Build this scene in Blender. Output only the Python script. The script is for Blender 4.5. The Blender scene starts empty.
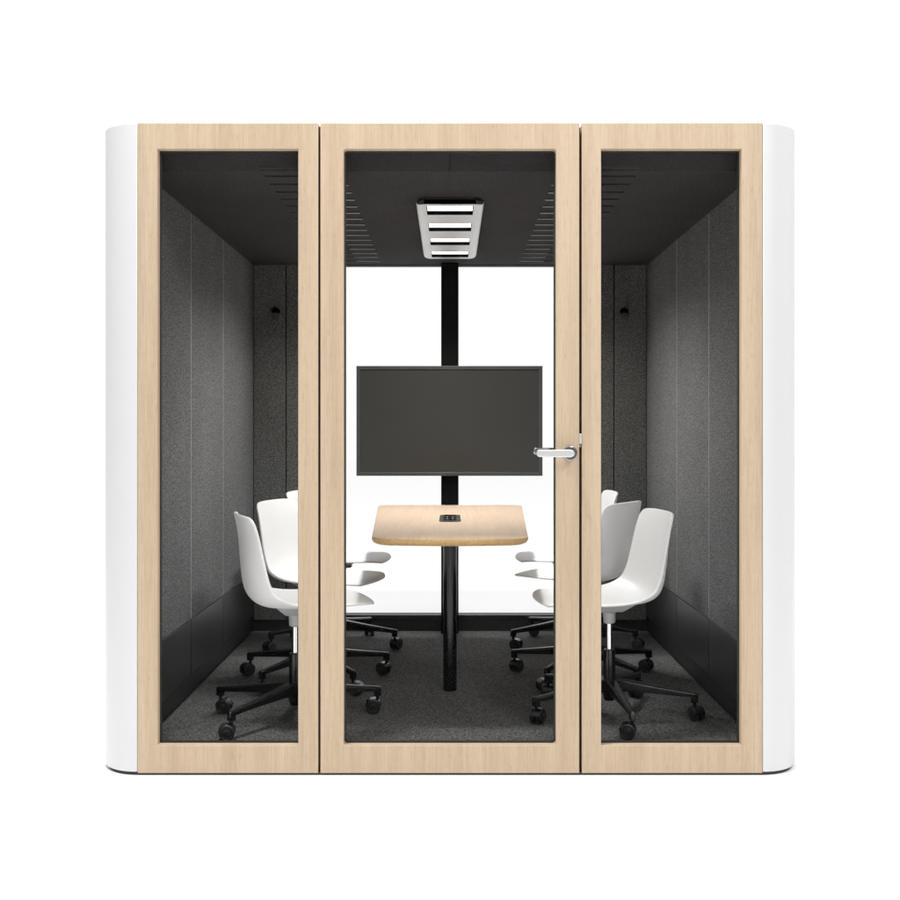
import bpy, bmesh, math, random
from mathutils import Vector, Matrix
random.seed(7)
R = math.radians
scene = bpy.context.scene
COL = scene.collection

# ------------------------------------------------------------------ materials
def new_mat(name):
    m = bpy.data.materials.new(name); m.use_nodes = True
    nt = m.node_tree
    return m, nt, nt.nodes['Principled BSDF']

def N(nt, typ, **kw):
    n = nt.nodes.new(typ)
    for k, v in kw.items():
        if k in n.inputs: n.inputs[k].default_value = v
        else: setattr(n, k, v)
    return n

def coords(nt, scale=(1, 1, 1)):
    tc = N(nt, 'ShaderNodeTexCoord'); mp = N(nt, 'ShaderNodeMapping')
    mp.inputs['Scale'].default_value = scale
    nt.links.new(tc.outputs['Object'], mp.inputs['Vector'])
    return mp.outputs['Vector']

def ramp(nt, fac, stops):
    r = N(nt, 'ShaderNodeValToRGB')
    el = r.color_ramp.elements
    while len(el) < len(stops): el.new(0.5)
    for e, (p, c) in zip(el, stops):
        e.position = p; e.color = (*c, 1) if len(c) == 3 else c
    nt.links.new(fac, r.inputs['Fac'])
    return r.outputs['Color']

def plain(name, col, rough=0.5, metal=0.0, bump=0.0, bscale=400, coat=0.0, var=0.06, spec=0.5):
    m, nt, b = new_mat(name)
    v = coords(nt)
    n = N(nt, 'ShaderNodeTexNoise', Scale=6.0, Detail=5.0); nt.links.new(v, n.inputs['Vector'])
    c0 = tuple(x * (1 - var) for x in col); c1 = tuple(min(1, x * (1 + var)) for x in col)
    nt.links.new(ramp(nt, n.outputs['Fac'], [(0.3, c0), (0.7, c1)]), b.inputs['Base Color'])
    b.inputs['Roughness'].default_value = rough
    b.inputs['Metallic'].default_value = metal
    b.inputs['Coat Weight'].default_value = coat
    b.inputs['Specular IOR Level'].default_value = spec
    if bump:
        n2 = N(nt, 'ShaderNodeTexNoise', Scale=float(bscale), Detail=3.0); nt.links.new(v, n2.inputs['Vector'])
        bp = N(nt, 'ShaderNodeBump', Strength=bump, Distance=0.001)
        nt.links.new(n2.outputs['Fac'], bp.inputs['Height']); nt.links.new(bp.outputs['Normal'], b.inputs['Normal'])
    return m

def felt(name, dark, light, scale=170.0, bump=0.6):
    m, nt, b = new_mat(name)
    v = coords(nt)
    n = N(nt, 'ShaderNodeTexNoise', Scale=scale, Detail=4.0, Roughness=0.75); nt.links.new(v, n.inputs['Vector'])
    big = N(nt, 'ShaderNodeTexNoise', Scale=3.0, Detail=3.0); nt.links.new(v, big.inputs['Vector'])
    c = ramp(nt, n.outputs['Fac'], [(0.36, dark), (0.5, tuple((a * 1.3 + c_) / 2.3 for a, c_ in zip(dark, light))), (0.66, light)])
    mx = N(nt, 'ShaderNodeMixRGB', blend_type='MULTIPLY'); mx.inputs['Fac'].default_value = 0.35
    nt.links.new(c, mx.inputs['Color1'])
    nt.links.new(ramp(nt, big.outputs['Fac'], [(0.3, (0.6,) * 3), (0.7, (1.0,) * 3)]), mx.inputs['Color2'])
    nt.links.new(mx.outputs['Color'], b.inputs['Base Color'])
    b.inputs['Roughness'].default_value = 0.95
    b.inputs['Specular IOR Level'].default_value = 0.15
    bp = N(nt, 'ShaderNodeBump', Strength=bump, Distance=0.002)
    nt.links.new(n.outputs['Fac'], bp.inputs['Height']); nt.links.new(bp.outputs['Normal'], b.inputs['Normal'])
    return m

def wood(name, c_dark, c_mid, c_light, axis='Z', rough=0.5, fine=1.0):
    m, nt, b = new_mat(name)
    def sc(a, l):           # a across the grain, l along it
        return (a, a, l) if axis == 'Z' else (a, l, a)
    n1 = N(nt, 'ShaderNodeTexNoise', Scale=1.0, Detail=6.0, Roughness=0.65)
    nt.links.new(coords(nt, sc(170 * fine, 5)), n1.inputs['Vector'])
    n2 = N(nt, 'ShaderNodeTexNoise', Scale=1.0, Detail=3.0)
    nt.links.new(coords(nt, sc(16, 0.6) if axis == 'Z' else sc(60, 1.2)), n2.inputs['Vector'])
    n3 = N(nt, 'ShaderNodeTexNoise', Scale=1.0, Detail=2.0, Roughness=0.5)
    nt.links.new(coords(nt, sc(420 * fine, 26)), n3.inputs['Vector'])
    mixf = N(nt, 'ShaderNodeMath', operation='MULTIPLY_ADD'); mixf.inputs[1].default_value = 0.55
    nt.links.new(n1.outputs['Fac'], mixf.inputs[0])
    sc2 = N(nt, 'ShaderNodeMath', operation='MULTIPLY'); sc2.inputs[1].default_value = 0.45
    nt.links.new(n2.outputs['Fac'], sc2.inputs[0]); nt.links.new(sc2.outputs[0], mixf.inputs[2])
    c = ramp(nt, mixf.outputs[0], [(0.33, c_dark), (0.5, c_mid), (0.66, c_light)])
    pores = ramp(nt, n3.outputs['Fac'], [(0.30, (0.80, 0.76, 0.70)), (0.42, (1, 1, 1))])
    mx = N(nt, 'ShaderNodeMixRGB', blend_type='MULTIPLY'); mx.inputs['Fac'].default_value = 0.8
    nt.links.new(c, mx.inputs['Color1']); nt.links.new(pores, mx.inputs['Color2'])
    nt.links.new(mx.outputs['Color'], b.inputs['Base Color'])
    b.inputs['Roughness'].default_value = rough
    b.inputs['Specular IOR Level'].default_value = 0.3
    bp = N(nt, 'ShaderNodeBump', Strength=0.15, Distance=0.001)
    nt.links.new(n1.outputs['Fac'], bp.inputs['Height']); nt.links.new(bp.outputs['Normal'], b.inputs['Normal'])
    return m

def glass_mat(name, refl=1.0):
    m = bpy.data.materials.new(name); m.use_nodes = True; nt = m.node_tree
    nt.nodes.clear()
    out = N(nt, 'ShaderNodeOutputMaterial')
    tr = N(nt, 'ShaderNodeBsdfTransparent', Color=(0.985, 0.985, 0.985, 1))
    gl = N(nt, 'ShaderNodeBsdfGlossy', Roughness=0.0, Color=(1, 1, 1, 1))
    fr = N(nt, 'ShaderNodeFresnel', IOR=1.12)
    sc = N(nt, 'ShaderNodeMath', operation='MULTIPLY'); sc.inputs[1].default_value = refl
    nt.links.new(fr.outputs[0], sc.inputs[0])
    mx = N(nt, 'ShaderNodeMixShader')
    nt.links.new(sc.outputs[0], mx.inputs['Fac'])
    nt.links.new(tr.outputs[0], mx.inputs[1]); nt.links.new(gl.outputs[0], mx.inputs[2])
    nt.links.new(mx.outputs[0], out.inputs['Surface'])
    return m

def emit_mat(name, col, s):
    m, nt, b = new_mat(name)
    b.inputs['Base Color'].default_value = (0.8, 0.8, 0.8, 1)
    b.inputs['Emission Color'].default_value = (*col, 1)
    b.inputs['Emission Strength'].default_value = s
    return m

def brushed(name):
    m, nt, b = new_mat(name)
    n = N(nt, 'ShaderNodeTexNoise', Scale=1.0, Detail=4.0)
    nt.links.new(coords(nt, (900, 8, 900)), n.inputs['Vector'])
    nt.links.new(ramp(nt, n.outputs['Fac'], [(0.3, (0.72, 0.72, 0.72)), (0.7, (0.86, 0.86, 0.87))]), b.inputs['Base Color'])
    b.inputs['Metallic'].default_value = 0.35
    b.inputs['Roughness'].default_value = 0.42
    return m

M = dict(
    ground = plain('studio_floor', (0.955, 0.955, 0.955), 0.8, var=0.002),
    lacquer = plain('white_lacquer', (0.60, 0.60, 0.602), 0.38, bump=0.03, bscale=300, var=0.006),
    plinth = plain('black_plinth', (0.02, 0.02, 0.02), 0.7),
    felt = felt('acoustic_felt', (0.016, 0.016, 0.0165), (0.305, 0.305, 0.307), 165.0),
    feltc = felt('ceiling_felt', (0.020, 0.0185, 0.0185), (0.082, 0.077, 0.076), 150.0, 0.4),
    feltb = felt('back_felt', (0.022, 0.022, 0.021), (0.27, 0.27, 0.255), 165.0),
    carpet = felt('carpet', (0.003, 0.003, 0.003), (0.235, 0.235, 0.228), 165.0, 0.9),
    kick = plain('kick_panel_laminate', (0.022, 0.022, 0.023), 0.33, var=0.05),
    base = plain('baseboard', (0.008, 0.008, 0.008), 0.5),
    dark = plain('dark_void', (0.012, 0.012, 0.012), 0.8),
    seam = plain('seam_trim', (0.40, 0.40, 0.40), 0.45),
    slot = plain('slot_lit_edge', (0.55, 0.55, 0.55), 0.5),  # pale tone standing in for light on the slot edges
    wood = wood('pale_oak', (0.395, 0.296, 0.202), (0.47, 0.362, 0.253), (0.53, 0.418, 0.299)),
    top = wood('table_oak', (0.385, 0.283, 0.203), (0.428, 0.322, 0.233), (0.47, 0.362, 0.267), 'Y', 0.5),
    edge = wood('table_edge_oak', (0.42, 0.26, 0.11), (0.51, 0.335, 0.155), (0.57, 0.39, 0.195), 'Y', 0.5),
    gasket = plain('black_gasket', (0.014, 0.013, 0.012), 0.6),
    glass = glass_mat('clear_glass', 0.25),
    bglass = glass_mat('rear_glass', 0.25),
    plastic = plain('white_plastic', (0.95, 0.95, 0.945), 0.38, bump=0.05, bscale=500, var=0.01),
    greyp = plain('grey_plastic', (0.58, 0.59, 0.58), 0.45),
    chrome = plain('chrome', (0.82, 0.82, 0.83), 0.12, 1.0, var=0.01),
    satin = plain('satin_steel', (0.66, 0.66, 0.65), 0.32, 0.6, var=0.02),
    blackg = plain('black_gloss', (0.0045, 0.0045, 0.005), 0.20, var=0.1),
    blackm = plain('black_powdercoat', (0.012, 0.012, 0.013), 0.42, bump=0.05, var=0.1),
    postm = plain('post_black', (0.010, 0.010, 0.010), 0.7, spec=0.06),
    baffle = plain('baffle_black', (0.0012, 0.0012, 0.0012), 1.0, spec=0.0),
    feltd = felt('header_felt_shaded', (0.020, 0.0185, 0.0185), (0.050, 0.047, 0.046), 200.0, 0.1),  # ceiling felt darkened for the front-lit header: shade put into the colour
    darkchrome = plain('dark_chrome', (0.42, 0.42, 0.43), 0.15, 1.0, var=0.01),
    emit = emit_mat('light_diffuser', (1.0, 0.985, 0.96), 5.0),
    rubber = plain('caster_tread', (0.011, 0.011, 0.012), 0.45, var=0.1),
    screen = plain('screen_glass', (0.040, 0.039, 0.036), 0.30, var=0.03),
    bezel = plain('bezel', (0.055, 0.056, 0.052), 0.4),
    brushed = brushed('brushed_aluminium'),
)

# thin polypropylene lets a little light through
_nt = M['plastic'].node_tree; _b = _nt.nodes['Principled BSDF']; _o = _nt.nodes['Material Output']
_t = N(_nt, 'ShaderNodeBsdfTranslucent', Color=(0.97, 0.97, 0.965, 1)); _m = N(_nt, 'ShaderNodeMixShader')
_m.inputs['Fac'].default_value = 0.28
_nt.links.new(_b.outputs[0], _m.inputs[1]); _nt.links.new(_t.outputs[0], _m.inputs[2]); _nt.links.new(_m.outputs[0], _o.inputs['Surface'])

# ------------------------------------------------------------------ helpers
def link(name, bm, mats, parent=None, smooth=False, bevel=0.0, seg=2, loc=None, subsurf=0, solid=0.0):
    me = bpy.data.meshes.new(name)
    bmesh.ops.recalc_face_normals(bm, faces=bm.faces[:])
    bm.to_mesh(me); bm.free()
    for m in (mats if isinstance(mats, (list, tuple)) else [mats]): me.materials.append(m)
    o = bpy.data.objects.new(name, me); COL.objects.link(o)
    if parent: o.parent = parent
    if loc is not None: o.location = loc
    if solid:
        md = o.modifiers.new('solid', 'SOLIDIFY'); md.thickness = solid; md.offset = 0
    if bevel:
        md = o.modifiers.new('bevel', 'BEVEL'); md.width = bevel; md.segments = seg
        md.limit_method = 'ANGLE'; md.angle_limit = R(40); md.harden_normals = False
    if subsurf:
        md = o.modifiers.new('sub', 'SUBSURF'); md.levels = subsurf; md.render_levels = subsurf
    if smooth:
        for p in me.polygons: p.use_smooth = True
    elif bevel:
        for p in me.polygons: p.use_smooth = True
        me.set_sharp_from_angle(angle=R(40))
    return o

def box(bm, x0, x1, y0, y1, z0, z1, mi=0):
    vs = [bm.verts.new((x, y, z)) for z in (z0, z1) for y in (y0, y1) for x in (x0, x1)]
    for f in ((0, 1, 3, 2), (4, 6, 7, 5), (0, 4, 5, 1), (2, 3, 7, 6), (0, 2, 6, 4), (1, 5, 7, 3)):
        fc = bm.faces.new([vs[i] for i in f]); fc.material_index = mi
    return bm

def BX(*a, **k):
    return box(bmesh.new(), *a, **k)

def prism(bm, pts, z0, z1, mi=0, mside=None):
    lo = [bm.verts.new((x, y, z0)) for x, y in pts]; hi = [bm.verts.new((x, y, z1)) for x, y in pts]
    bm.faces.new(lo[::-1]).material_index = mi
    bm.faces.new(hi).material_index = mi
    n = len(pts)
    for i in range(n):
        f = bm.faces.new((lo[i], lo[(i + 1) % n], hi[(i + 1) % n], hi[i])); f.material_index = mi if mside is None else mside
    return bm

def lathe(bm, prof, seg=32, axis='Z', c=(0, 0, 0), a0=0.0):
    """prof: list of (r, h); caps closed at both ends."""
    def P(r, h, a):
        x, y = r * math.cos(a), r * math.sin(a)
        if axis == 'Z': v = (x, y, h)
        elif axis == 'Y': v = (x, h, y)
        else: v = (h, x, y)
        return Vector(v) + Vector(c)
    rings = [[bm.verts.new(P(r, h, a0 + 2 * math.pi * k / seg)) for k in range(seg)] for r, h in prof]
    for i in range(len(rings) - 1):
        for k in range(seg):
            bm.faces.new((rings[i][k], rings[i][(k + 1) % seg], rings[i + 1][(k + 1) % seg], rings[i + 1][k]))
    bm.faces.new(rings[0][::-1]); bm.faces.new(rings[-1])
    return bm

def ring_frame(bm, ox0, ox1, oz0, oz1, ix0, ix1, iz0, iz1, y0, y1, r=0.0, seg=5):
    """rectangular frame in the XZ plane, the opening has corner radius r"""
    inner = []
    rr = max(r, 1e-4)
    cs = [(ix1 - rr, iz1 - rr, 0), (ix0 + rr, iz1 - rr, 90), (ix0 + rr, iz0 + rr, 180), (ix1 - rr, iz0 + rr, 270)]
    out_c = [(ox1, oz1), (ox0, oz1), (ox0, oz0), (ox1, oz0)]
    groups = []
    for (cx, cz, a) in cs:
        groups.append([(cx + rr * math.cos(R(a + 90 * k / seg)), cz + rr * math.sin(R(a + 90 * k / seg))) for k in range(seg + 1)])
    for y, flip in ((y0, False), (y1, True)):
        vi = [[bm.verts.new((x, y, z)) for x, z in g] for g in groups]
        vo = [bm.verts.new((x, y, z)) for x, z in out_c]
        for i in range(4):
            j = (i + 1) % 4
            for k in range(seg): bm.faces.new((vo[i], vi[i][k], vi[i][k + 1]))
            bm.faces.new((vo[i], vi[i][-1], vi[j][0], vo[j]))
        if not flip: a_i, a_o = vi, vo
        else: b_i, b_o = vi, vo
    fa = [v for g in a_i for v in g]; fb = [v for g in b_i for v in g]
    for i in range(len(fa)):
        j = (i + 1) % len(fa); bm.faces.new((fa[i], fa[j], fb[j], fb[i]))
    for i in range(4):
        j = (i + 1) % 4; bm.faces.new((a_o[i], a_o[j], b_o[j], b_o[i]))
    return bm

def empty(name, loc, label, cat, group=None, rz=0.0):
    o = bpy.data.objects.new(name, None); COL.objects.link(o)
    o.location = loc; o.rotation_euler = (0, 0, rz); o.empty_display_size = 0.1
    o['label'] = label; o['category'] = cat
    if group: o['group'] = group
    return o

# ------------------------------------------------------------------ setting
GZ = -0.008
g = link('ground', BX(-30, 30, -20, 40, GZ - 0.1, GZ), M['ground']); g['kind'] = 'structure'

# ------------------------------------------------------------------ the pod
H = 2.300; FZ = 0.069; CZ = 2.154; YB = 2.29; XI = 1.120
pod = empty('meeting_pod', (0, 0, 0), 'white rounded meeting pod with pale oak glazed front and dark felt interior', 'office pod')

def shell_pts(s):
    r = 0.155; xc = 1.1066; pts = []
    for k in range(17):
        a = R(-90 + 90 * k / 16); pts.append((xc + r * math.cos(a), r + r * math.sin(a)))
    yb = 2.46
    for k in range(17):
        a = R(90 * k / 16); pts.append((xc + r * math.cos(a), yb - r + r * math.sin(a)))
    pts += [(xc, yb - 0.03), (1.165, yb - 0.03), (1.165, 0.075), (xc, 0.075)]
    return [(s * x, y) for x, y in pts]
for s in (-1, 1):
    link('shell_side', prism(bmesh.new(), shell_pts(s), 0.004, H), M['lacquer'], pod, bevel=0.003, seg=2)
link('roof', BX(-1.1056, 1.1056, 0.056, 2.46, 2.235, H - 0.003), M['lacquer'], pod, bevel=0.004)

def plinth_pts():
    r = 0.145; x = 1.248; y0, y1 = 0.004, 2.452; P = []
    for cx, cy, a0 in ((x - r, y0 + r, -90), (x - r, y1 - r, 0), (-x + r, y1 - r, 90), (-x + r, y0 + r, 180)):
        for k in range(13):
            a = R(a0 + 90 * k / 12); P.append((cx + r * math.cos(a), cy + r * math.sin(a)))
    return P
link('plinth', prism(bmesh.new(), plinth_pts(), GZ + 0.001, 0.003), M['plinth'], pod)
link('floor_slab', BX(-1.1655, 1.1655, 0.053, 2.42, 0.0045, 0.060), M['dark'], pod)
link('carpet', BX(-XI, XI, 0.056, YB, 0.061, FZ), M['carpet'], pod)

# side walls: felt panels with metal seam trims, smooth kick panel and recessed baseboard
KZ = 0.395; BZ = FZ + 0.085
seams = [0.075, 0.190, 0.840, 1.490, YB]
for s in (-1, 1):
    def sx(a, b): return (min(s * a, s * b), max(s * a, s * b))
    for i in range(4):
        a, b = seams[i] + (0.0035 if i else 0), seams[i + 1] - (0.0035 if i < 3 else 0)
        w = link('wall_panel', BX(*sx(XI, 1.148), a, b, KZ + 0.001, CZ + 0.02), M['felt'], pod, bevel=0.003)
        link('kick_panel', BX(*sx(XI + 0.001, 1.148), a, b, BZ, KZ - 0.001), M['kick'], pod, bevel=0.002)
    for y in seams[1:4]:
        link('seam_trim', BX(*sx(XI + 0.0005, 1.148), y - 0.0022, y + 0.0022, KZ + 0.001, CZ - 0.001), M['seam'], pod)
    link('wall_core', BX(*sx(1.1485, 1.1645), 0.076, 2.428, 0.061, 2.234), M['dark'], pod)
    link('baseboard', BX(*sx(XI + 0.010, 1.148), 0.076, YB, FZ - 0.002, BZ - 0.002), M['base'], pod, bevel=0.002)
# rear wall
WX = 0.815; WZ0 = FZ + 0.062 + 0.028
for s in (-1, 1):
    def sx(a, b): return (min(s * a, s * b), max(s * a, s * b))
    link('wall_panel', BX(*sx(0.938, 1.119), YB, YB + 0.05, FZ + 0.062, CZ + 0.02), M['feltb'], pod, bevel=0.003)
    link('wall_panel', BX(*sx(WX + 0.022, 0.933), YB, YB + 0.05, FZ + 0.062, CZ + 0.02), M['feltb'], pod, bevel=0.003)
    link('wall_core', BX(*sx(WX + 0.01, 1.1635), YB + 0.051, 2.427, 0.061, 2.234), M['dark'], pod)
link('baseboard', BX(-1.129, 1.129, YB + 0.006, YB + 0.06, FZ - 0.004, FZ + 0.060), M['base'], pod, bevel=0.002)
rear = link('rear_window_frame', ring_frame(bmesh.new(), -WX - 0.02, WX + 0.02, FZ + 0.0625, CZ + 0.03, -WX, WX, WZ0, CZ - 0.006, YB + 0.004, YB + 0.048), M['blackm'], pod, bevel=0.002)
link('window_pane', BX(-WX - 0.005, WX + 0.005, YB + 0.020, YB + 0.028, WZ0 - 0.005, CZ - 0.001), M['bglass'], rear)
link('window_sill', BX(-WX + 0.0, WX - 0.0, YB + 0.049, 2.44, 0.0605, WZ0 - 0.012), M['dark'], pod)

# ceiling: felt sheet with two banks of real recessed slots, rising to the front header
def ceiling():
    bm = bmesh.new()
    slots = [(0.046 + 0.1305 * k) for k in range(1, 17)]
    xs = [-XI - 0.02, -0.69, -0.39, -0.0012, 0.0012, 0.39, 0.69, XI + 0.02]
    ys = [0.105]
    for y in slots: ys += [y - 0.011, y + 0.011]
    ys += [YB + 0.02]
    def isslot(i, j): return i in (1, 5) and j % 2 == 1
    V = {}
    def v(i, j, up):
        k = (i, j, up)
        if k not in V: V[k] = bm.verts.new((xs[i], ys[j], CZ + (0.022 if up else 0)))
        return V[k]
    nx, ny = len(xs) - 1, len(ys) - 1
    def rec(i, j):
        if not (0 <= i < nx and 0 <= j < ny): return None
        return isslot(i, j) or i == 3
    for i in range(nx):
        for j in range(ny):
            u = rec(i, j)
            f = bm.faces.new([v(i, j, u), v(i + 1, j, u), v(i + 1, j + 1, u), v(i, j + 1, u)])
            f.material_index = 1 if u else 0
            for di, dj, a, b in ((1, 0, (i + 1, j), (i + 1, j + 1)), (0, 1, (i, j + 1), (i + 1, j + 1))):
                w = rec(i + di, j + dj)
                if w is not None and w != u:
                    f = bm.faces.new([v(*a, 0), v(*b, 0), v(*b, 1), v(*a, 1)]); f.material_index = 1  # recess walls coloured dark, standing in for shade inside the slots
    # header slope at the front
    a = [bm.verts.new(p) for p in ((-XI - 0.02, 0.105, CZ), (-0.0012, 0.105, CZ), (-0.0012, 0.060, 2.214), (-XI - 0.02, 0.060, 2.214))]
    bm.faces.new(a).material_index = 2
    a = [bm.verts.new(p) for p in ((XI + 0.02, 0.105, CZ), (0.0012, 0.105, CZ), (0.0012, 0.060, 2.214), (XI + 0.02, 0.060, 2.214))]
    bm.faces.new(a).material_index = 2
    return bm
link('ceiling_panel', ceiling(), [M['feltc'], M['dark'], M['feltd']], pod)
for s in (-1, 1):
    for k in range(1, 17):
        y = 0.046 + 0.1305 * k
        a, b = sorted((s * 0.39, s * 0.52))
        link('vent_slot_lit_edge', BX(a, b, y + 0.0111, y + 0.0132, CZ - 0.0025, CZ + 0.004), M['slot'], pod)  # added pale strip on the inner half only, painting the lit slot edge
for s in (-1, 1):
    a, b = sorted((s * 0.39, s * 0.69))
    link('vent_slot', BX(a, b, 0.090, 0.096, 2.163, 2.172), M['plinth'], pod)
link('ceiling_backing', BX(-1.1475, 1.1475, 0.06, 2.429, CZ + 0.06, 2.234), M['dark'], pod)

# front: two fixed glazed panels and a glazed door
OZ0, OZ1 = 0.0985, 2.2085
def glazed(name, x0, x1, i0, i1, r):
    f = link(name, ring_frame(bmesh.new(), x0, x1, 0.0, H, i0, i1, OZ0, OZ1, 0.0, 0.052, r), M['wood'], pod, bevel=0.0018, seg=2)
    g = 0.005
    link('gasket', ring_frame(bmesh.new(), i0 - 0.003, i1 + 0.003, OZ0 - 0.003, OZ1 + 0.003, i0 + g, i1 - g, OZ0 + g, OZ1 - g, 0.030, 0.044, r), M['gasket'], f)
    link('glass_pane', BX(i0 - 0.001, i1 + 0.001, 0.034, 0.040, OZ0 - 0.001, OZ1 + 0.001), M['glass'], f)
    return f
glazed('front_panel', -1.1056, -0.4666, -1.0350, -0.5370, 0.0)
glazed('front_panel', 0.4666, 1.1056, 0.5345, 1.0315, 0.0)
door = glazed('door', -0.4585, 0.4575, -0.3765, 0.3755, 0.011)
for s in (-1, 1):
    a, b = sorted((s * 0.445, s * 0.480))
    link('mullion', BX(a, b, 0.0535, 0.088, 0.0, 2.290), M['gasket'], pod)
link('front_header_core', BX(-1.1056, 1.1056, 0.0535, 0.0595, 2.2075, H - 0.001), M['dark'], pod)
link('front_threshold', BX(-1.1056, 1.1056, 0.0535, 0.0555, 0.0005, 0.095), M['dark'], pod)
link('front_header_core', BX(-0.47, 0.47, 0.0605, 0.0885, 2.2905, H - 0.004), M['dark'], pod)
link('door_hinge_strip', BX(-0.4662, -0.4589, 0.030, 0.050, 0.002, 2.296), plain('hinge_brown', (0.05, 0.028, 0.014), 0.5), pod)

# door handle (outside and inside levers), rose, strike plate
hx, hz = 0.4250, 1.1325
hd = link('door_handle', lathe(bmesh.new(), [(0.0245, -0.010), (0.0262, -0.008), (0.0262, -0.0005)], 40, 'Y', (hx, 0, hz - 0.001)), M['darkchrome'], door, bevel=0.001)
link('handle_neck', lathe(bmesh.new(), [(0.0095, -0.060), (0.0095, -0.0125)], 28, 'Y', (hx, 0, hz)), M['chrome'], door, smooth=False, bevel=0.001)
def lever(y0, y1, x0, x1, z):
    bm = bmesh.new(); h = 0.0134; P = []
    for k in range(9):
        a = R(-90 + 180 * k / 8); P.append((x1 - 0.006 + 0.016 * math.cos(a), z + h * math.sin(a)))
    for k in range(7):
        a = R(90 + 180 * k / 6); P.append((x0 + 0.010 + 0.010 * math.cos(a), z + h * 0.93 * math.sin(a)))
    a = [bm.verts.new((x, y0, zz)) for x, zz in P]; b = [bm.verts.new((x, y1, zz)) for x, zz in P]
    bm.faces.new(a); bm.faces.new(b[::-1])
    for i in range(len(P)):
        j = (i + 1) % len(P); bm.faces.new((a[i], a[j], b[j], b[i]))
    return bm
link('lever', lever(-0.070, -0.058, 0.3010, 0.4230, hz), M['satin'], door, bevel=0.003, seg=3)
link('lever', lever(0.100, 0.114, 0.3020, 0.4300, hz + 0.004), M['darkchrome'], door, bevel=0.004, seg=3)
link('handle_neck', lathe(bmesh.new(), [(0.0095, 0.0525), (0.0095, 0.0998)], 28, 'Y', (hx, 0, hz)), M['chrome'], door)
link('latch_plate', BX(0.4578, 0.4660, -0.0012, 0.020, 1.166, 1.201), M['satin'], door, bevel=0.001)
link('latch_bolt', BX(0.4582, 0.4655, 0.004, 0.020, 1.1545, 1.1655), M['chrome'], door, bevel=0.001)

# ------------------------------------------------------------------ ceiling light
LY0, LY1, LZ = 0.520, 1.870, CZ - 0.031
light = empty('ceiling_light', (0, 0, 0), 'long brushed aluminium ceiling light with four glowing recessed openings', 'ceiling light')
def light_plate():
    bm = bmesh.new()
    prof = [(-0.138, 0.016), (-0.134, 0.007), (-0.126, 0.002), (-0.112, 0.0), (-0.096, 0.0), (0.096, 0.0), (0.112, 0.0), (0.126, 0.002), (0.134, 0.007), (0.138, 0.016)]
    ys = [LY0]
    sl = [(0.547 + 0.366 * k, 0.547 + 0.366 * k + 0.178) for k in range(4)]
    for a, b in sl: ys += [a, b]
    ys += [LY1]
    def xtrim(y):  # rounded far / near corners
        return 1.0
    V = [[bm.verts.new((x, y, LZ + z)) for x, z in prof] for y in ys]
    for j in range(len(ys) - 1):
        for i in range(len(prof) - 1):
            if i == 4 and j % 2 == 1: continue
            bm.faces.new((V[j][i], V[j][i + 1], V[j + 1][i + 1], V[j + 1][i]))
    # corner rounding: pull the four outer corners in
    for j, sgn in ((0, 1), (len(ys) - 1, -1)):
        for i in range(len(prof)):
            e = max(0.0, abs(prof[i][0]) - 0.096) / 0.042
            V[j][i].co.y += sgn * 0.030 * e * e
    return bm, sl
bm, sl = light_plate()
link('light_plate', bm, M['brushed'], light, solid=0.002)
def lbody():
    bm = bmesh.new()
    P = [(-0.129, LY0 + 0.045), (-0.100, LY0 + 0.005), (0.100, LY0 + 0.005), (0.129, LY0 + 0.045), (0.129, LY1 - 0.045), (0.100, LY1 - 0.008), (-0.100, LY1 - 0.008), (-0.129, LY1 - 0.045)]
    return prism(bm, P, LZ + 0.0205, CZ - 0.0005)
link('light_housing', lbody(), M['blackm'], light)
for a, b in ((LY0 + 0.004, LY0 + 0.008), (LY1 - 0.010, LY1 - 0.006)):
    link('end_cap', BX(-0.105, 0.105, a, b, LZ + 0.002, LZ + 0.0203), M['baffle'], light)
for a, b in sl:
    bm = bmesh.new(); zb, zt = LZ - 0.0014, LZ + 0.0160
    box(bm, -0.0958, -0.0938, a + 0.0002, b - 0.0002, zb, zt); box(bm, 0.0938, 0.0958, a + 0.0002, b - 0.0002, zb, zt)
    box(bm, -0.0936, 0.0936, b - 0.0034, b - 0.0004, zb, zt); box(bm, -0.0936, 0.0936, a + 0.0004, a + 0.0034, zb, zt)
    link('light_baffle', bm, M['baffle'], light)
    link('light_diffuser', BX(-0.0958, 0.0958, a, b - 0.0005, LZ + 0.0165, LZ + 0.0195), M['emit'], light)

# ------------------------------------------------------------------ post, television
post = link('mounting_post', BX(-0.0500, 0.0480, YB - 0.085, YB - 0.004, FZ, CZ - 0.001), M['postm'], bevel=0.003)
post['label'] = 'square black post rising from carpet to ceiling behind the television'; post['category'] = 'post'
TY = YB - 0.15
tv = empty('television', (0, 0, 0), 'large blank dark grey television mounted on the black post above the table', 'television')
tx0, tx1, tz0, tz1 = -0.520, 0.514, 0.959, 1.570
link('casing', BX(tx0 + 0.004, tx1 - 0.004, TY + 0.0125, TY + 0.045, tz0 + 0.004, tz1 - 0.004), M['blackm'], tv, bevel=0.004)
link('bezel', ring_frame(bmesh.new(), tx0, tx1, tz0, tz1, tx0 + 0.019, tx1 - 0.019, tz0 + 0.019, tz1 - 0.019, TY - 0.002, TY + 0.012), M['bezel'], tv, bevel=0.0015)
link('screen', BX(tx0 + 0.0185, tx1 - 0.0185, TY + 0.003, TY + 0.009, tz0 + 0.0185, tz1 - 0.0185), M['screen'], tv)
link('wall_bracket', BX(-0.15, 0.15, TY + 0.0455, YB - 0.0855, 1.12, 1.42), M['blackm'], tv)

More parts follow.
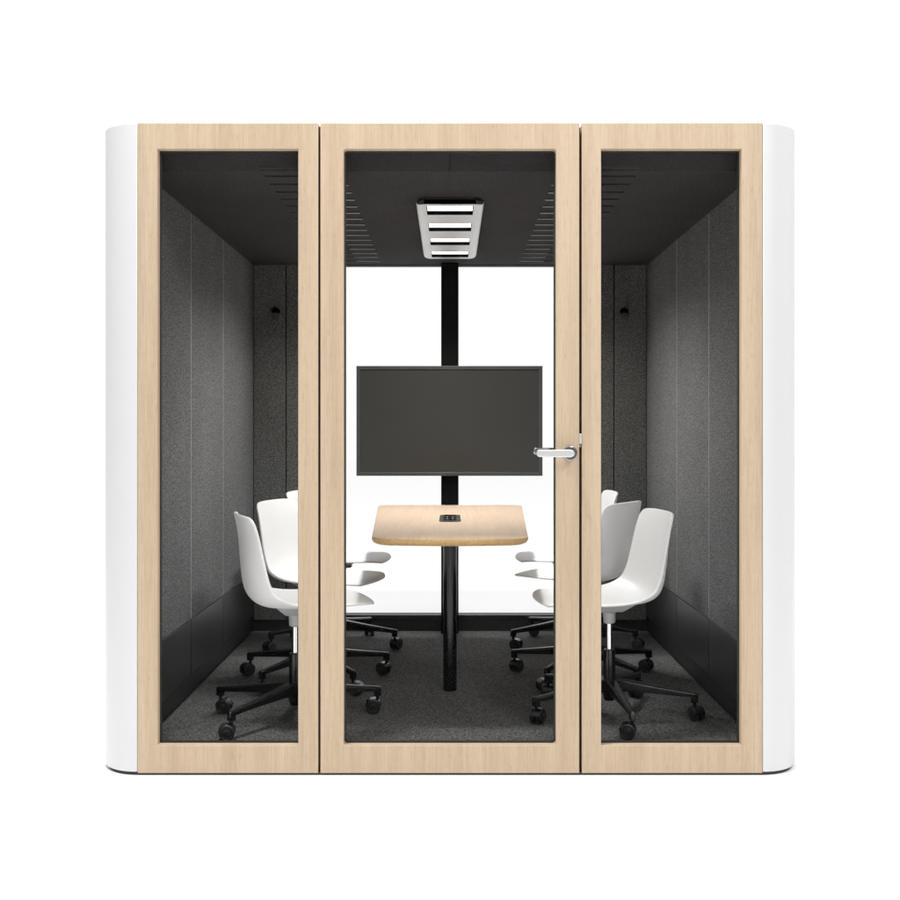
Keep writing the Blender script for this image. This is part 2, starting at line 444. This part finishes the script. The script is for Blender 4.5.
# ------------------------------------------------------------------ table
table = empty('meeting_table', (0, 0.92, FZ), 'tapered pale oak table on one round black leg below the television', 'table')
TZ = 0.809
def top_outline(inset=0.0):
    y0, y1 = 0.190 + inset, 1.970 - inset
    w0, w1 = 0.298 - inset, 0.383 - inset
    P = []
    # near end: broad rounded corners with a slightly bowed edge
    r = 0.085
    bow = 0.020
    for k in range(13):
        t = -1 + 2 * k / 12
        x = (w0 - r) * t; P.append((x, y0 + bow * t * t))
    for k in range(1, 9):
        a = R(-76 + 80 * k / 8); P.append((w0 - r + r * math.cos(a), y0 + bow + r + r * math.sin(a) - 0.002))
    r2 = 0.05
    for k in range(9):
        a = R(3 + 87 * k / 8); P.append((w1 - r2 + r2 * math.cos(a), y1 - r2 + r2 * math.sin(a)))
    for k in range(9):
        a = R(90 + 87 * k / 8); P.append((-w1 + r2 + r2 * math.cos(a), y1 - r2 + r2 * math.sin(a)))
    for k in range(0, 8):
        a = R(176 + 80 * k / 8); P.append((-w0 + r + r * math.cos(a), y0 + bow + r + r * math.sin(a) - 0.002))
    return P
def tabletop():
    bm = bmesh.new()
    prof = [(0.002, TZ), (0.0, TZ - 0.002), (0.0005, TZ - 0.013), (0.007, TZ - 0.0235), (0.018, TZ - 0.029)]
    rings = []
    for ins, z in prof:
        rings.append([bm.verts.new((x, y - 0.92, z - FZ)) for x, y in top_outline(ins)])
    n = len(rings[0])
    for a, b in zip(rings, rings[1:]):
        for i in range(n):
            f = bm.faces.new((a[i], a[(i + 1) % n], b[(i + 1) % n], b[i])); f.material_index = 1
    bm.faces.new(rings[0]).material_index = 0
    bm.faces.new(rings[-1][::-1]).material_index = 1
    return bm
tt = link('tabletop', tabletop(), [M['top'], M['edge']], table)
for p in tt.data.polygons: p.use_smooth = True
tt.data.set_sharp_from_angle(angle=R(50))
link('leg', lathe(bmesh.new(), [(0.0285, 0.0), (0.030, 0.0015), (0.030, TZ - FZ - 0.0295)], 48), M['blackg'], table, bevel=0.0)
for p in table.children[-1].data.polygons: p.use_smooth = len(p.vertices) == 4
link('support_beam', BX(-0.035, 0.035, 0.035, 1.28, TZ - FZ - 0.06, TZ - FZ - 0.0295), M['blackm'], table)
sock = link('power_socket', bmesh.new(), M['blackm'], table)
def socket():
    bm = bmesh.new(); P = []
    x, y0, y1, r = 0.048, -0.0, 0.365, 0.03
    for cx, cy, a0 in ((x - r, y0 + r, -90), (x - r, y1 - r, 0), (-x + r, y1 - r, 90), (-x + r, y0 + r, 180)):
        for k in range(7):
            a = R(a0 + 15 * k); P.append((cx + r * math.cos(a), cy + r * math.sin(a)))
    return prism(bm, P, TZ - FZ - 0.004, TZ - FZ + 0.003)
bm = socket(); bm.to_mesh(sock.data); bm.free()
for cy in (0.075, 0.185, 0.295):
    link('socket_outlet', lathe(bmesh.new(), [(0.030, 0.0), (0.030, 0.003), (0.026, 0.003), (0.025, 0.0008)], 28, 'Z', (0, cy, TZ - FZ + 0.0031)), M['blackg'], sock)
link('socket_rim', (lambda bm: (box(bm, -0.0505, -0.0484, 0.03, 0.335, TZ - FZ + 0.0003, TZ - FZ + 0.004), box(bm, 0.0484, 0.0505, 0.03, 0.335, TZ - FZ + 0.0003, TZ - FZ + 0.004), bm)[-1])(bmesh.new()), M['satin'], sock)
for cx, cy in ((-0.012, 0.075), (0.012, 0.075), (-0.012, 0.185), (0.012, 0.185)):
    link('socket_pin', lathe(bmesh.new(), [(0.004, 0.0), (0.004, 0.006)], 12, 'Z', (cx, cy, TZ - FZ + 0.0041)), M['satin'], sock)

# ------------------------------------------------------------------ coat hooks
for s, w in ((-1, 'left'), (1, 'right')):
    x = s * 0.988
    hk = empty('coat_hook', (x, YB, 1.875), 'small black coat hook on the felt rear wall to the %s of the window' % w, 'coat hook', 'coat hooks on the rear wall')
    link('back_plate', lathe(bmesh.new(), [(0.019, -0.006), (0.021, -0.004), (0.021, -0.0005)], 28, 'Y', (0, 0, 0.012)), M['blackm'], hk)
    bm = bmesh.new(); P = []
    for k in range(13):
        a = R(180 * k / 12); P.append((0.022 * math.cos(a), 0.006 + 0.026 * math.sin(a)))
    fa = [bm.verts.new((px, -0.036, pz)) for px, pz in P]; fb = [bm.verts.new((px * 0.95, -0.0062, pz)) for px, pz in P]
    bm.faces.new(fa); bm.faces.new(fb[::-1])
    for i in range(len(P)):
        j = (i + 1) % len(P); bm.faces.new((fa[i], fa[j], fb[j], fb[i]))
    link('hook_cap', bm, M['baffle'], hk, bevel=0.002)
    link('hook_tongue', (lambda bm: box(bm, -0.0165, 0.0165, -0.030, -0.022, -0.036, 0.0055))(bmesh.new()), M['bezel'], hk, bevel=0.0075, seg=3)
    link('hook_peg', lathe(bmesh.new(), [(0.007, -0.0265), (0.008, -0.0062)], 16, 'Y', (0, 0, 0.012)), M['blackm'], hk)

# ------------------------------------------------------------------ chairs
def chair_shell():
    """one-piece bucket shell: rows follow the profile from the front lip to the top of the back. Chair faces +X."""
    # (x, z, half width, side rise normal to the surface)
    key = [
        (0.295, 0.460, 0.140, 0.000), (0.292, 0.468, 0.170, 0.000), (0.275, 0.474, 0.197, 0.000), (0.235, 0.476, 0.215, 0.001),
        (0.170, 0.474, 0.226, 0.003), (0.090, 0.468, 0.230, 0.008), (0.010, 0.461, 0.230, 0.017), (-0.060, 0.457, 0.227, 0.033),
        (-0.118, 0.460, 0.224, 0.056), (-0.160, 0.476, 0.221, 0.068), (-0.185, 0.506, 0.218, 0.070), (-0.197, 0.550, 0.215, 0.062),
        (-0.202, 0.610, 0.212, 0.052), (-0.205, 0.670, 0.208, 0.043), (-0.210, 0.730, 0.203, 0.036), (-0.217, 0.775, 0.197, 0.031),
        (-0.222, 0.798, 0.189, 0.028), (-0.226, 0.812, 0.175, 0.025), (-0.229, 0.820, 0.150, 0.020),
    ]
    # normal (towards the sitter) per row
    bm = bmesh.new(); rows = []
    nU = 14
    for i, (x, z, w, rise) in enumerate(key):
        a = key[max(0, i - 1)]; b = key[min(len(key) - 1, i + 1)]
        t = Vector((b[0] - a[0], 0, b[1] - a[1])).normalized()
        nrm = Vector((t.z, 0, -t.x))
        if nrm.z < 0 and i < 9: nrm = -nrm
        if nrm.x < 0 and i >= 9: nrm = -nrm
        if i < 3: nrm = Vector((0, 0, 1))
        row = []
        for j in range(nU + 1):
            u = -1 + 2 * j / nU
            ue = math.sin(u * math.pi / 2) * 0.35 + u * 0.65
            k = abs(ue) ** 2.6
            p = Vector((x, w * ue, z)) + nrm * (rise * k)
            # front lip and top edge bow
            if i <= 2: p.x -= 0.018 * abs(ue) ** 2.5
            if i >= len(key) - 4: p.z -= 0.010 * abs(ue) ** 3 * (i - len(key) + 5)/4
            row.append(bm.verts.new(p))
        rows.append(row)
    for a, b in zip(rows, rows[1:]):
        for j in range(nU): bm.faces.new((a[j], a[j + 1], b[j + 1], b[j]))
    return bm

def link_shell(parent):
    o = link('seat_shell', chair_shell(), M['plastic'], parent, smooth=True)
    md = o.modifiers.new('solid', 'SOLIDIFY'); md.thickness = 0.011; md.offset = 0
    md = o.modifiers.new('sub', 'SUBSURF'); md.levels = 2; md.render_levels = 2
    return o

def star_leg(ang):
    bm = bmesh.new()
    # sections along the arm: (r, half width, z top, z bottom)
    sec = [(0.018, 0.024, 0.150, 0.092), (0.07, 0.021, 0.144, 0.102), (0.20, 0.0155, 0.124, 0.096), (0.322, 0.0115, 0.108, 0.088), (0.342, 0.0105, 0.106, 0.070), (0.3485, 0.0085, 0.103, 0.070)]
    ca, sa = math.cos(ang), math.sin(ang)
    rings = []
    for r, w, zt, zb in sec:
        c = 0.006 if r < .33 else 0.004
        pts = [(-w, zb), (w, zb), (w, zt - c), (w - c, zt), (-w + c, zt), (-w, zt - c)]
        rings.append([bm.verts.new((r * ca - y * sa, r * sa + y * ca, z)) for y, z in pts])
    for a, b in zip(rings, rings[1:]):
        for i in range(6): bm.faces.new((a[i], a[(i + 1) % 6], b[(i + 1) % 6], b[i]))
    bm.faces.new(rings[0][::-1]); bm.faces.new(rings[-1])
    # drop stub that takes the caster stem
    box_pts = [(0.320, 0.3455)]
    for r0, r1 in box_pts:
        vs = []
        for z, w in ((0.068, 0.0095), (0.094, 0.0100)):
            for r, y in ((r0, -w), (r1, -w), (r1, w), (r0, w)):
                vs.append(bm.verts.new((r * ca - y * sa, r * sa + y * ca, z)))
        for f in ((3, 2, 1, 0), (4, 5, 6, 7), (0, 1, 5, 4), (1, 2, 6, 5), (2, 3, 7, 6), (3, 0, 4, 7)):
            bm.faces.new([vs[i] for i in f])
    return bm

RW = 0.0295
def caster_hood():
    """stem plus curved hood over twin wheels; the axle runs along local Y, trail along local X"""
    bm = bmesh.new()
    lathe(bm, [(0.0065, 0.052), (0.0065, 0.0685)], 14)
    off = 0.016
    n = 12; w = 0.0055
    a0, a1 = 5, 175
    inn, out = [], []
    for k in range(n + 1):
        a = R(a0 + (a1 - a0) * k / n)
        inn.append((off + 0.020 * math.cos(a), RW + 0.020 * math.sin(a))); out.append((off + 0.0325 * math.cos(a), RW + 0.0300 * math.sin(a)))
    for sy in (1,):
        A = [[bm.verts.new((x, y, z)) for x, z in L] for L in (inn, out) for y in (-0.021, 0.021)]
        i0, i1, o0, o1 = A
        for k in range(n):
            bm.faces.new((o0[k], o0[k + 1], o1[k + 1], o1[k])); bm.faces.new((i0[k], i1[k], i1[k + 1], i0[k + 1]))
            bm.faces.new((i0[k], i0[k + 1], o0[k + 1], o0[k])); bm.faces.new((i1[k], o1[k], o1[k + 1], i1[k + 1]))
        for k in (0, n): bm.faces.new((i0[k], o0[k], o1[k], i1[k]))
    # centre web and axle
    box(bm, off - 0.012, off + 0.012, -0.004, 0.004, RW - 0.010, RW + 0.022)
    lathe(bm, [(0.005, -0.024), (0.005, 0.024)], 12, 'Y', (off, 0, RW))
    return bm
def caster_wheel(s):
    bm = bmesh.new()
    y0, y1 = s * 0.0065, s * 0.0255
    lathe(bm, [(RW - 0.004, y0), (RW, y0 + s * 0.003), (RW, y1 - s * 0.004), (RW - 0.003, y1 - s * 0.001), (RW - 0.006, y1), (RW - 0.008, y1 - s * 0.0015), (0.010, y1 - s * 0.0005), (0.009, y1 + s * 0.0015), (0.004, y1 + s * 0.0018)], 28, 'Y', (0.016, 0, RW))
    return bm

def copy_tree(o, parent=None):
    c = o.copy(); COL.objects.link(c)
    if parent: c.parent = parent
    for ch in o.children: copy_tree(ch, c)
    return c

me_cache = {}
def make_chair():
    root = empty('swivel_chair', (0, 0, 0), 'x', 'chair', 'white chairs around the table')
    link_shell(root)
    bm = bmesh.new()
    # support pan: tapered block under the seat
    lo = [(-0.045, -0.045), (0.075, -0.045), (0.075, 0.045), (-0.045, 0.045)]
    hi = [(-0.085, -0.085), (0.120, -0.085), (0.120, 0.085), (-0.085, 0.085)]
    a = [bm.verts.new((x, y, 0.418)) for x, y in lo]; b = [bm.verts.new((x, y, 0.452)) for x, y in hi]
    bm.faces.new(a[::-1]); bm.faces.new(b)
    for i in range(4): bm.faces.new((a[i], a[(i + 1) % 4], b[(i + 1) % 4], b[i]))
    link('seat_support', bm, M['greyp'], root, bevel=0.006, seg=3)
    link('tilt_lever', (lambda bm: box(bm, 0.030, 0.120, -0.135, -0.090, 0.436, 0.446))(bmesh.new()), M['blackm'], root, bevel=0.003)
    o = link('collar', lathe(bmesh.new(), [(0.017, 0.368), (0.024, 0.373), (0.025, 0.412), (0.036, 0.4185)], 28), M['greyp'], root, smooth=False, bevel=0.001)
    link('gas_lift', lathe(bmesh.new(), [(0.0125, 0.262), (0.0125, 0.369)], 28), M['chrome'], root, bevel=0.0005)
    link('column', lathe(bmesh.new(), [(0.020, 0.060), (0.022, 0.064), (0.030, 0.100), (0.030, 0.135), (0.0245, 0.150), (0.0235, 0.262), (0.021, 0.2645)], 32), M['blackg'], root, bevel=0.001)
    return root

def base_parts(root, rot, seed):
    rnd = random.Random(seed)
    for k in range(5):
        ang = R(rot + 72 * k)
        key = ('leg', 0)
        if key not in me_cache:
            o = link('leg', star_leg(0.0), M['blackg'], root, bevel=0.002, seg=2); me_cache[key] = o
        else:
            o = me_cache[key].copy(); COL.objects.link(o); o.parent = root
        o.rotation_euler = (0, 0, ang)
        if 'cast' not in me_cache:
            c = link('caster', caster_hood(), M['blackg'], root, bevel=0.0015)
            for s in (-1, 1): link('wheel', caster_wheel(s), M['rubber'], c, bevel=0.0006)
            me_cache['cast'] = c
        else:
            c = copy_tree(me_cache['cast'], root)
        c.location = (0.334 * math.cos(ang), 0.334 * math.sin(ang), 0)
        c.rotation_euler = (0, 0, R(rnd.uniform(0, 360)))
    return root

proto = make_chair()
body = list(proto.children)
# x, y(depth from front), seat facing (deg, 0 = +X), base rotation (world, deg), label
chairs = [
    (-0.612, 0.440, 20, 18, 'nearest white shell chair left of the table, its outer side turned to the viewer'),
    (-0.615, 1.100, -19, 18, 'middle white shell chair in the left row, inner back facing the glass'),
    (-0.615, 1.840, -6, 60, 'farthest white shell chair in the left row, nearest the rear window'),
    (0.640, 0.510, 188, 60, 'nearest white shell chair on the right of the table, tall back beside the side wall'),
    (0.622, 1.160, 145, 18, 'middle white shell chair in the right row, outer side of its back showing'),
    (0.647, 1.870, 182, 54, 'farthest white shell chair in the right row, nearest the rear window'),
]
for i, (x, y, rz, br, lab) in enumerate(chairs):
    root = proto if i == 0 else proto.copy()
    if i:
        COL.objects.link(root)
        for ch in body: copy_tree(ch, root)
    root.location = (x, y, FZ + 0.0008); root.rotation_euler = (0, 0, R(rz)); root['label'] = lab
    base_parts(root, br - rz, 11 + i)

# ------------------------------------------------------------------ light
w = bpy.data.worlds.new('World'); scene.world = w; w.use_nodes = True
nt = w.node_tree; bg = nt.nodes['Background']
tc = N(nt, 'ShaderNodeTexCoord'); sp = N(nt, 'ShaderNodeSeparateXYZ'); nt.links.new(tc.outputs['Generated'], sp.inputs[0])
mr = N(nt, 'ShaderNodeMapRange'); mr.inputs['From Min'].default_value = -1.0; mr.inputs['From Max'].default_value = -0.2
mr.inputs['To Min'].default_value = 0.12; mr.inputs['To Max'].default_value = 1.07
nt.links.new(sp.outputs['Y'], mr.inputs['Value'])
mz = N(nt, 'ShaderNodeMapRange'); mz.inputs['From Min'].default_value = 0.3; mz.inputs['From Max'].default_value = 0.9
mz.inputs['To Min'].default_value = 1.0; mz.inputs['To Max'].default_value = 1.3
nt.links.new(sp.outputs['Z'], mz.inputs['Value'])
mm = N(nt, 'ShaderNodeMath', operation='MULTIPLY'); nt.links.new(mr.outputs[0], mm.inputs[0]); nt.links.new(mz.outputs[0], mm.inputs[1])
bg.inputs['Color'].default_value = (1, 1, 1, 1)
fx = N(nt, 'ShaderNodeMapRange'); fx.inputs['From Min'].default_value = -1.0; fx.inputs['From Max'].default_value = -0.5
fx.inputs['To Min'].default_value = 0.74; fx.inputs['To Max'].default_value = 1.0
nt.links.new(sp.outputs['X'], fx.inputs['Value'])
gx = N(nt, 'ShaderNodeMapRange'); gx.inputs['From Min'].default_value = 0.5; gx.inputs['From Max'].default_value = 1.0
gx.inputs['To Min'].default_value = 1.0; gx.inputs['To Max'].default_value = 0.93
nt.links.new(sp.outputs['X'], gx.inputs['Value'])
m2 = N(nt, 'ShaderNodeMath', operation='MULTIPLY'); nt.links.new(fx.outputs[0], m2.inputs[0]); nt.links.new(gx.outputs[0], m2.inputs[1])
m3 = N(nt, 'ShaderNodeMath', operation='MULTIPLY'); nt.links.new(mm.outputs[0], m3.inputs[0]); nt.links.new(m2.outputs[0], m3.inputs[1])
nt.links.new(m3.outputs[0], bg.inputs['Strength'])

def area(name, loc, target, size, power, col=(1, 1, 1), size_y=None):
    l = bpy.data.lights.new(name, 'AREA'); l.energy = power; l.size = size; l.color = col
    if size_y: l.shape = 'RECTANGLE'; l.size_y = size_y
    o = bpy.data.objects.new(name, l); COL.objects.link(o); o.location = loc
    o.rotation_euler = (Vector(target) - Vector(loc)).to_track_quat('-Z', 'Y').to_euler()
    return o
for k, (a, b) in enumerate(sl):
    for sg in (-1, 1):
        lo = area('diffuser_lamp', (sg * 0.046, (a + b) / 2, LZ + 0.0115), (0, 0, 0), 0.08, (2.4, 3.9, 6.4, 8.6)[k], (1.0, 0.985, 0.96), 0.16)
        lo.rotation_euler = (0, R(-24 * sg), 0); lo.data.spread = R(108)
area('key_light', (2.2, -1.9, 4.6), (0, 0.2, 0.6), 0.6, 24)
area('front_light', (-1.0, -0.72, 6.0), (-0.6, 0.2, 0), 0.5, 300)
area('fill_light', (1.7, -5.0, 4.75), (0.1, 0.6, 1.0), 1.1, 112)

# ------------------------------------------------------------------ camera
cd = bpy.data.cameras.new('camera'); cam = bpy.data.objects.new('camera', cd); COL.objects.link(cam)
cam.location = (0.0, -3.75, 1.214); cam.rotation_euler = (R(90), 0, 0)
cd.sensor_width = 36; cd.lens = 36 * 1060 / 900; cd.shift_y = -20 / 900; cd.clip_end = 200; cd.clip_start = 0.05
scene.camera = cam

scene.render.engine = 'CYCLES'
scene.view_settings.view_transform = 'Standard'; scene.view_settings.look = 'None'; scene.view_settings.exposure = 0
scene.cycles.max_bounces = 8; scene.cycles.transparent_max_bounces = 16
